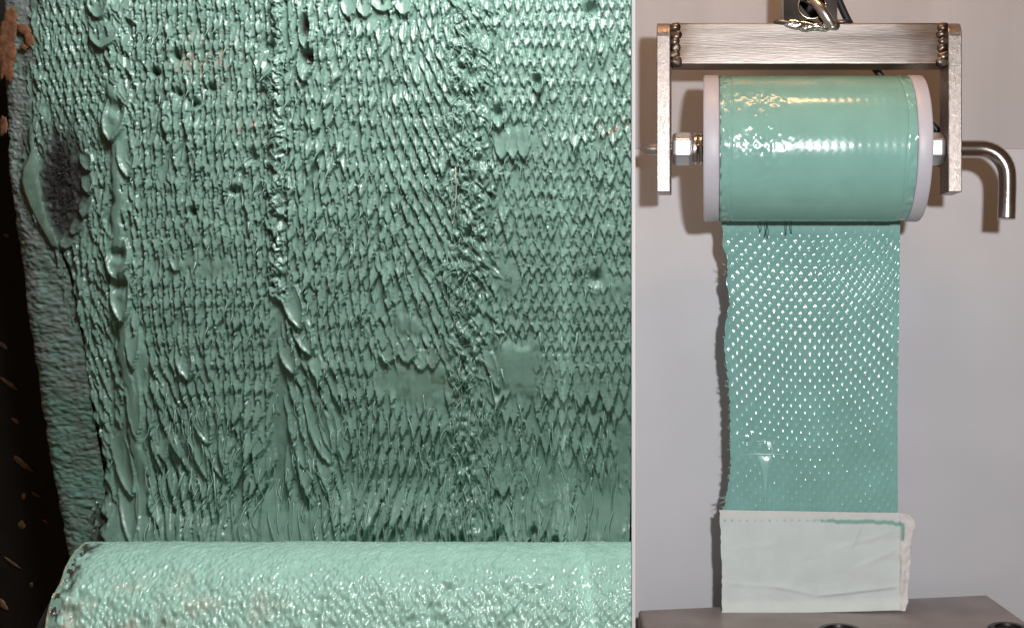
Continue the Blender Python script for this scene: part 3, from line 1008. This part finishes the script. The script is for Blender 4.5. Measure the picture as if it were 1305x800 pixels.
# hanging lug above: dark flat bar with a round eye
lug = thing('hanging_lug', W(132, 30, 0), 'dark steel lug with a round eye above the yoke', 'lug')
n = 40
hole = [(134 + 17 * math.cos(q), 10 - 16 * math.sin(q)) for q in np.linspace(0, 2 * math.pi, n, endpoint=False)]


def sq(q, hw, x0, z0, z1):
    c, s_ = math.cos(q), math.sin(q)
    t = 1e9
    if abs(c) > 1e-6:
        t = min(t, hw / abs(c))
    lim = z0 if s_ > 0 else z1
    if abs(s_) > 1e-6:
        t = min(t, lim / abs(s_))
    return (x0 + t * c, 10 - t * s_)


outer = [sq(q, 34, 132, 160, 22) for q in np.linspace(0, 2 * math.pi, n, endpoint=False)]
mb = MB()
mb.rings([[W(x, z, -9) for x, z in outer], [W(x, z, 40) for x, z in outer], [W(x, z, 40) for x, z in hole], [W(x, z, -9) for x, z in hole], [W(x, z, -9) for x, z in outer]], cap=False)
mb.build('eye_plate', M_dsteel, lug)
mb = MB(); mb.prism([W(x, z, 41) for x, z in outer], [W(x, z, 46) for x, z in outer]); mb.build('added_eye_backing', M_dsteel, lug)  # plate added behind the eye so the hole stays dark
mb = MB()
q_ = np.linspace(0, 2 * math.pi, 33)
mb.tube([W(134 + 17.5 * math.cos(q), 10 - 16.5 * math.sin(q), -9.5) for q in q_], 1.5 * S, 8)
mb.build('eye_rim', mat('brass_worn_edge', (0.55, 0.47, 0.34), rough=0.25, metal=1.0), lug, smooth=True)

# spindle pin with bent handle and pointed tip
pin = thing('locking_pin', W(200, 281, 0), 'polished steel locking pin with bent handle at the right of the yoke', 'pin')
pts = [W(321, AX, 0), W(330, AX, 0), W(340, AX, 0), W(349, AX, 0)]
for q in np.linspace(0, math.pi / 2, 10)[1:]:
    pts.append(W(349 + 34 * math.sin(q), AX + 34 * (1 - math.cos(q)), -2 * q))
pts += [W(383, 240, -4), W(382, 262, -5), W(381, 280, -6)]
mb = MB(); mb.tube(pts, [11.3 * S] * (len(pts)), 24)
bevel(mb.build('handle', M_pin, pin, smooth=True, auto=40), 1.5)
mb = MB(); mb.lathe_x([(-62.5, 7.6), (-70, 7.4), (-76, 6.0), (-81, 3.4), (-83.5, 0.6)][::-1], AX, 0, 24)
mb.build('tip', M_pin, pin, smooth=True, auto=50)
mb = MB(); mb.lathe_x([(-44, 8.5), (302, 8.5)], AX, 0, 24)
mb.build('shaft', M_pin, pin, smooth=True, auto=50)


def hexnut(X0, X1, R_, label, rot):
    mb = MB(); rings = []
    for X, k in ((X0, 0.86), (X0 + 3.5, 1.0), (X1 - 3.5, 1.0), (X1, 0.86)):
        rings.append([W(X, AX - k * R_ * math.sin(q + rot), -k * R_ * math.cos(q + rot)) for q in np.linspace(0, 2 * math.pi, 6, endpoint=False)])
    mb.rings(rings)
    o = mb.build('hex_nut', M_zinc, None, origin=W((X0 + X1) / 2, AX, 0))
    bevel(o, 2.5, 3)
    tag(o, label, 'nut', 'hex nuts on the spindle')


hexnut(-43, -16.5, 21.5, 'zinc hex nut between the left side plate and the washers', math.radians(30))
hexnut(273, 302, 21.5, 'zinc hex nut between the right flange and right side plate', math.radians(30))
for k, (X0, lab) in enumerate([(-16, 'thin steel washer pressed against the left hex nut'), (-9.5, 'thin steel washer pressed against the left white flange')]):
    mb = MB(); mb.lathe_x([(X0, 8.6), (X0, 19), (X0 + 1, 20.5), (X0 + 4, 20.5), (X0 + 5, 19), (X0 + 5, 8.6)], AX, 0, 36)
    tag(mb.build('washer', M_pin, None, smooth=True, auto=40, origin=W(X0, AX, 0)), lab, 'washer', 'washers on the spindle')

# ---- tape roll
roll = thing('tape_roll', W(135, 282, 0), 'glossy green tape roll between white flanges with its strip hanging down', 'tape roll')
for X0, X1 in ((-3.5, 16), (253, 271)):
    mb = MB(); R_ = 92.5
    mb.lathe_x([(X0, 10), (X0, R_ - 2), (X0 + 1, R_ - .6), (X0 + 2.5, R_), (X1 - 2.5, R_), (X1 - 1, R_ - .6), (X1, R_ - 2), (X1, 10)], AX, 0, 96)
    mb.build('flange', M_nylon, roll, smooth=True, auto=35)
# wound tape, a relief wrapped round the axis
nt2, nx2 = 420, 300
th = np.linspace(0, 2 * math.pi, nt2)
u = np.linspace(0, 1, nx2)
TH, U = np.meshgrid(th, u, indexing='ij')
Xp = 16.5 + (252.5 - 16.5) * U
edge_l = 1 - sstep(3, 16, Xp - 16.5); edge_r = 1 - sstep(3, 14, 252.5 - Xp)
hr = 0.16 * smooth_noise(nt2, nx2, 20, 30, 91)
hr += edge_l * (1.5 * smooth_noise(nt2, nx2, 6, 7, 92) - 1.0) + edge_r * (1.3 * smooth_noise(nt2, nx2, 6, 7, 93) - 0.8)
hr += -1.0 * np.exp(-((Xp - 30 - 1.5 * np.sin(TH * 3)) / 1.1) ** 2)
hr += -0.8 * np.exp(-((Xp - 241 - 2 * np.sin(TH * 4)) / 1.0) ** 2)
# mesh showing faintly through, and the puckered patch left of centre
hr += 0.075 * np.sin(Xp * 2 * math.pi / 10.2) * (0.6 + 0.4 * np.sin(TH * 92 / 8.5 * 2 * math.pi))
puck = np.exp(-(((Xp - 62) / 34) ** 2)) * np.exp(-((np.sin((TH - 0.25) / 2) / 0.30) ** 2))
hr += puck * (0.9 * smooth_noise(nt2, nx2, 6, 9, 94) + 0.5 * smooth_noise(nt2, nx2, 3, 5, 95))
rr_ = 92.0 + hr
yy = -rr_ * np.cos(TH); zz = AX - rr_ * np.sin(TH)
Vt = np.stack([Xp * S, yy * S, (900 - zz) * S], -1).reshape(-1, 3)
tt_ = np.ones((nt2, nx2, 3))
k = np.clip((1 - sstep(0, 3, Xp - 16.5)) * (0.4 + smooth_noise(nt2, nx2, 4, 3, 96)), 0, .7)[..., None]
tt_ = tt_ * (1 - k) + np.array([0.35, 0.22, 0.2]) * k
mesh_obj('wound_tape', Vt, grid_faces(nt2, nx2, flip=True), M_tape, roll, tint=tt_.reshape(-1, 3))

# ---- hanging strip: mesh side out, diamond relief
YT = 78.0
fT = (DC + YT) / DC
px0, px1 = 912, 1152
py0, py1 = 268, 668
xs2 = np.linspace(0, 1, 300); ys2 = np.arange(py0, py1, 1.0)
U2, Y2 = np.meshgrid(xs2, ys2)
n2y, n2x = U2.shape
LE = np.interp(Y2, [268, 290, 310, 335, 360, 385, 410, 440, 470, 500, 530, 560, 590, 610, 630, 650, 668],
               [919, 920, 921, 927, 926, 930, 925, 923, 926, 929, 931, 930, 931, 929, 926, 921, 920]) + 1.2 * smooth_noise(n2y, n2x, 4, 900, 101)
RE = np.interp(Y2, [268, 290, 400, 520, 668], [1147, 1147, 1145.5, 1143.5, 1144])
Xs = LE + (RE - LE) * U2
uu = Xs - 1034
# warped diamond lattice: columns fan outwards near the edges
fan = Y2 + 0.0016 * np.sign(uu) * 0 + 26 * (np.abs(uu) / 112) ** 2.2
a_ = 2 * math.pi * (Xs + 1.6 * smooth_noise(n2y, n2x, 40, 40, 102)) / 11.6
b_ = 2 * math.pi * (fan + 1.6 * smooth_noise(n2y, n2x, 40, 40, 103)) / 16.8
L1 = np.cos(a_) * np.cos(b_)
si = np.round((a_ + b_) / (2 * math.pi)).astype(int); ti = np.round((a_ - b_) / (2 * math.pi)).astype(int)
ddx = (a_ - math.pi * (si + ti)) * 11.6 / (2 * math.pi); ddy = (b_ - math.pi * (si - ti)) * 16.8 / (2 * math.pi)
tabl = np.random.default_rng(104).normal(1.0, 0.16, (97, 89))
cellr = np.clip(tabl[si % 97, ti % 89], 0.3, 2) * (1 + 0.28 * smooth_noise(n2y, n2x, 26, 40, 109))
amp = np.interp(Y2, [268, 290, 300, 330, 420, 520, 600, 668], [0.05, 0.2, 0.8, 0.85, 0.62, 0.52, 0.52, 0.62])
# a round bead at every knot and, near the peel line, the crescent-shaped lip drawn under it
bead = np.exp(-(ddx ** 2 + ddy ** 2) / (2 * 1.42 ** 2))
cres = np.exp(-((ddy - 3.4 + 0.16 * ddx ** 2) / 1.2) ** 2 - (ddx / 3.6) ** 2) * (1 - sstep(330, 450, Y2))
hs = amp * cellr * (bead + 1.0 * cres * (1 + 0.6 * smooth_noise(n2y, n2x, 8, 8, 112))) + 0.30 * L1 + 0.20 * smooth_noise(n2y, n2x, 60, 40, 105) + 0.05 * smooth_noise(n2y, n2x, 4, 4, 110)
edge = np.minimum(Xs - LE, RE - Xs)
hs += 1.4 * (1 - sstep(0, 5, edge))
pk = np.exp(-(((Xs - 948) / 26) ** 2 + ((Y2 - 560) / 9) ** 2))
hs += pk * 1.6 * smooth_noise(n2y, n2x, 5, 8, 106)
hs = blur(hs, 1)
# comes off the back of the roll, settles to a straight hang
dT = np.interp(Y2, [268, 285, 305, 340, 668], [46, 55, 60, 63, 74])
dT = dT + 2.0 * np.sin((Y2 - 290) / 120) * (1 - U2) * 1.5
fD = (DC + dT) / DC
Vs = np.stack([(Xs - CX) * fD * S, (dT - hs) * S, (900 - (CY + (Y2 - CY) * fD)) * S], -1)
ts = np.ones((n2y, n2x, 3)) * (1 + 0.05 * smooth_noise(n2y, n2x, 50, 50, 107))[..., None]
k = np.exp(-((Y2 - 290) / 7) ** 2)[..., None] * 0.6  # flash reflection on the smooth top band put into the tint
ts = ts * (1 - k) + np.array([1.35, 1.2, 1.2]) * k
nV = n2y * n2x
back = Vs.reshape(-1, 3) + np.array([0, 3.2 * S, 0])
Fs = grid_faces(n2y, n2x, flip=True)
Fb = grid_faces(n2y, n2x) + nV
ring_idx = np.concatenate([np.arange(n2x), np.arange(1, n2y) * n2x + n2x - 1, (n2y - 1) * n2x + np.arange(n2x - 2, -1, -1), np.arange(n2y - 2, 0, -1) * n2x])
nx_i = np.roll(ring_idx, -1)
Fe = np.stack([ring_idx, ring_idx + nV, nx_i + nV, nx_i], 1)
hang = mesh_obj('hanging_strip', np.concatenate([Vs.reshape(-1, 3), back]), np.concatenate([Fs, Fb, Fe]), M_strip, roll,
                tint=np.concatenate([ts.reshape(-1, 3)] * 2))
# frayed threads along its left edge
for k in range(58):
    y = r4.uniform(300, 648)
    x = float(np.interp(y, ys2, LE[:, 0]))
    l = r4.uniform(1, 4) if k % 6 else r4.uniform(4, 9)
    a = r4.normal(-0.1, 0.5)
    pts = [np.array(at(x + 1.5, y, YT - 1)), np.array(at(x - l * .5, y + l * .5 * math.sin(a), YT - 2 - r4.random() * 2)), np.array(at(x - l * math.cos(a), y + l * math.sin(a) * 1.2, YT - 2))]
    mb = MB(); mb.tube(pts, [0.7 * S, 0.55 * S, 0.3 * S], 4)
    mb.build('frayed_thread', M_strand, hang, smooth=True)
# strings at the peel line under the roll
for (x, y0, y1, b_) in [(974, 276, 302, 3), (978, 288, 304, 1), (1001, 276, 300, 1), (1009, 278, 298, -1), (968, 284, 296, 2)]:
    pts = [at(x + b_ * math.sin(t * 3), y0 + (y1 - y0) * t, 30 + 26 * t - 4) for t in np.linspace(0, 1, 6)]
    mb = MB(); mb.tube(pts, 0.55 * S, 5); mb.build('drawn_string', M_tape, roll, smooth=True)
# scrape and drip
mb = MB(); mb.tube([at(948, 579, YT - 5), at(965, 578, YT - 5.6), at(985, 578.6, YT - 5.6), at(1006, 578, YT - 5)], [0.4 * S, 1.0 * S, 0.9 * S, 0.3 * S], 6)
mb.build('scrape', M_scr, roll, smooth=True)
mb = MB(); mb.tube([at(952, 563, YT - 5), at(970, 561.5, YT - 5.6), at(998, 562, YT - 5)], [0.3 * S, 0.6 * S, 0.3 * S], 6)
mb.build('scrape', M_scr, roll, smooth=True)
for pts2, d in (([(965, 580), (985, 580), (980, 596), (977.5, 616), (976.5, 642), (975, 642), (973, 616), (970, 596)], 5.2), ([(978, 562), (990, 562), (985, 578), (983.6, 594), (982, 594), (981, 578)], 5.0)):
    mb = MB(); mb.rings([[at(x, y, YT - 1) for x, y in pts2], [at(x, y, YT - d) for x, y in pts2], [at(x * .8 + 976 * .2, y * .96 + 600 * .04, YT - d - .6) for x, y in pts2]])
    mb.build('drip', mat('clear_green_drip', (0.24, 0.44, 0.39), rough=0.25, var=0.08), roll, smooth=True, auto=60)

# ---- release paper tab at the foot of the strip
YP = YT - 10
fP = (DC + YP) / DC
np_y, np_x = 132, 250
v = np.linspace(0, 1, np_y); u = np.linspace(0, 1, np_x)
Up, Vp = np.meshgrid(u, v)
Lp = np.interp(Vp, [0, .3, .6, 1], [917, 918.5, 920, 920]) + 0.7 * smooth_noise(np_y, np_x, 5, 900, 111)
Rp = np.interp(Vp, [0, .06, .12, .3, .5, .7, .8, .9, 1], [1158, 1166, 1166, 1161, 1160, 1157, 1156, 1156, 1153]) + 1.2 * smooth_noise(np_y, np_x, 6, 900, 112)
Xq = Lp + (Rp - Lp) * Up
topl = np.interp(Xq, [915, 1000, 1100, 1148, 1166], [649.5, 651, 652.5, 653, 655]); botl = np.interp(Xq, [915, 1020, 1150, 1166], [781, 779.5, 776, 774])
Yq = topl + (botl - topl) * Vp
hp = 1.2 * smooth_noise(np_y, np_x, 50, 60, 113) + 0.25 * smooth_noise(np_y, np_x, 9, 9, 114)
crease = lambda x, y, x0, y0, x1, y1, w: np.exp(-((((y - y0) - (y1 - y0) * (x - x0) / (x1 - x0))) / w) ** 2) * sstep(x0 - 4, x0 + 14, x) * (1 - sstep(x1 - 14, x1 + 4, x))
hp += 2.4 * crease(Xq, Yq, 1038, 758, 1146, 745, 2.6) + 1.3 * crease(Xq, Yq, 985, 745, 1040, 757, 3) + 1.0 * crease(Xq, Yq, 1085, 725, 1146, 698, 4)
hp += 0.9 * np.exp(-((Xq - 1092 + (Yq - 680) * 0.45) / 2.5) ** 2) * np.exp(-((Yq - 680) / 18) ** 2)
hp += 0.8 * crease(Xq, Yq, 925, 742, 1010, 748, 3) + 0.7 * crease(Xq, Yq, 1060, 700, 1140, 676, 3.5) + 0.8 * np.abs(smooth_noise(np_y, np_x, 26, 40, 117)) + 0.5 * crease(Xq, Yq, 930, 700, 1010, 690, 4)
fold = sstep(1143, 1148, Xq)
hp += fold * (3.0 + 2.2 * smooth_noise(np_y, np_x, 8, 6, 115)) - 1.5 * np.exp(-((Xq - 1146) / 1.8) ** 2)
hp += 2.5 * sstep(0.86, 1.0, Vp) * 0.6
depq = np.interp(Vp, [0, 1], [YP, YP - 2]) - hp
Vq = np.stack([(Xq - CX) * fP * S, depq * S, (900 - (CY + (Yq - CY) * fP)) * S], -1)
tq = np.ones((np_y, np_x, 3))
k = (fold * 0.9)[..., None]; tq = tq * (1 - k) + np.array([1.16, 0.98, 0.98]) * k
k = (1 - sstep(0.03, 0.075, Vp))[..., None] * 0.7; tq = tq * (1 - k) + np.array([1.15, 1.02, 1.02]) * k
k = sstep(0.84, 0.92, Vp)[..., None] * 0.6; tq = tq * (1 - k) + np.array([1.15, 1.12, 1.12]) * k
# green smear squeezed out under the paper
line = np.interp(Xq, [915, 1040, 1100, 1150], [663, 663, 664, 667])
solid = sstep(1020, 1075, Xq)
n_s = smooth_noise(np_y, np_x, 40, 5, 116)
sm = np.exp(-((Yq - line - 1.5 * n_s * solid) / (1.4 + 1.2 * solid)) ** 4) * np.clip(solid + (np.sin(Xq * 2 * math.pi / 9.5) > 0.55) * 0.75 * (0.6 + 0.5 * n_s), 0, 1) * (1 - sstep(1148, 1152, Xq))
sm = np.maximum(sm, np.exp(-((Xq - 1150) / 2.4) ** 4) * sstep(664, 667, Yq) * (1 - sstep(686, 690, Yq)))
sm = np.maximum(sm, 0.6 * np.exp(-((Xq - 1147.5) / 0.9) ** 2) * sstep(712, 714, Yq) * (1 - sstep(726, 732, Yq)))
k = np.clip(sm, 0, 0.9)[..., None]; tq = tq * (1 - k) + np.array([0.30, 0.58, 0.50]) * k
nV = np_y * np_x
ring_idx = np.concatenate([np.arange(np_x), np.arange(1, np_y) * np_x + np_x - 1, (np_y - 1) * np_x + np.arange(np_x - 2, -1, -1), np.arange(np_y - 2, 0, -1) * np_x])
nx_i = np.roll(ring_idx, -1)
tabp = mesh_obj('release_paper', np.concatenate([Vq.reshape(-1, 3), Vq.reshape(-1, 3) + np.array([0, 1.2 * S, 0])]),
                np.concatenate([grid_faces(np_y, np_x, flip=True), grid_faces(np_y, np_x) + nV, np.stack([ring_idx, ring_idx + nV, nx_i + nV, nx_i], 1)]),
                M_paper, None, tint=np.concatenate([tq.reshape(-1, 3)] * 2), origin=at(1035, 780, YP))
tag(tabp, 'pale creased release paper wrapped round the foot of the green strip', 'paper')

# ---- steel base bar under it, turned a little in plan
K = (779 - CY) * (DC + YP)           # height of its top face below the lens axis
zb = K / DC


def top_y(py):
    return K / (py - CY) - DC


bc = ((1258 - CX) * (DC + top_y(757)) / DC, top_y(757))
rot = math.radians(8.5)
ux = (-math.cos(rot), -math.sin(rot)); uy = (math.sin(rot), -math.cos(rot))
lenb, wid = 493, 330
cor = [bc, (bc[0] + ux[0] * lenb, bc[1] + ux[1] * lenb), (bc[0] + ux[0] * lenb + uy[0] * wid, bc[1] + ux[1] * lenb + uy[1] * wid), (bc[0] + uy[0] * wid, bc[1] + uy[1] * wid)]
base = thing('base_bar', W(cor[0][0] - 200, CY + zb + 160, 0), 'brown-grey steel base bar under the release paper', 'steel bar')
mb = MB(); mb.prism([W(x, CY + zb + 160, y) for x, y in cor], [W(x, CY + zb, y) for x, y in cor])
bevel(mb.build('bar', M_base, base), 4, 3)
for pxh in (1070, 1285):  # raised dark discs standing in for the bolt holes in the bar
    yh = top_y(806 if pxh < 1200 else 803)
    xh = (pxh - CX) * (DC + yh) / DC
    mb = MB()
    R_ = 29 if pxh < 1200 else 26
    rings = []
    for r_, h_ in ((R_, 0), (R_, 2.5), (R_ - 2, 4.0), (R_ - 9, 4.4), (R_ - 10, 1.2)):
        rings.append([W(xh + r_ * math.cos(q), CY + zb - h_, yh + r_ * math.sin(q)) for q in np.linspace(0, 2 * math.pi, 36, endpoint=False)])
    mb.rings(rings)
    mb.build('bolt_hole_disc', M_bolt, base, smooth=True, auto=40)

# ---- black cable hanging behind the yoke
cp = [(1056, -60), (1064, -10), (1076, 18), (1092, 48), (1118, 93), (1146, 126), (1176, 150), (1198, 168), (1204, 190), (1196, 212)]
P = np.array([at(x, y, 60) for x, y in cp])
tt = np.linspace(0, len(P) - 1, 50)
P = np.stack([np.interp(tt, np.arange(len(P)), P[:, k]) for k in range(3)], 1)
for _ in range(6):
    P[1:-1] = (P[:-2] + 2 * P[1:-1] + P[2:]) / 4
mb = MB(); mb.tube(P, 5.2 * S, 10)
tag(mb.build('cable', M_cable, None, smooth=True), 'black cable running diagonally behind the yoke and roll', 'cable')
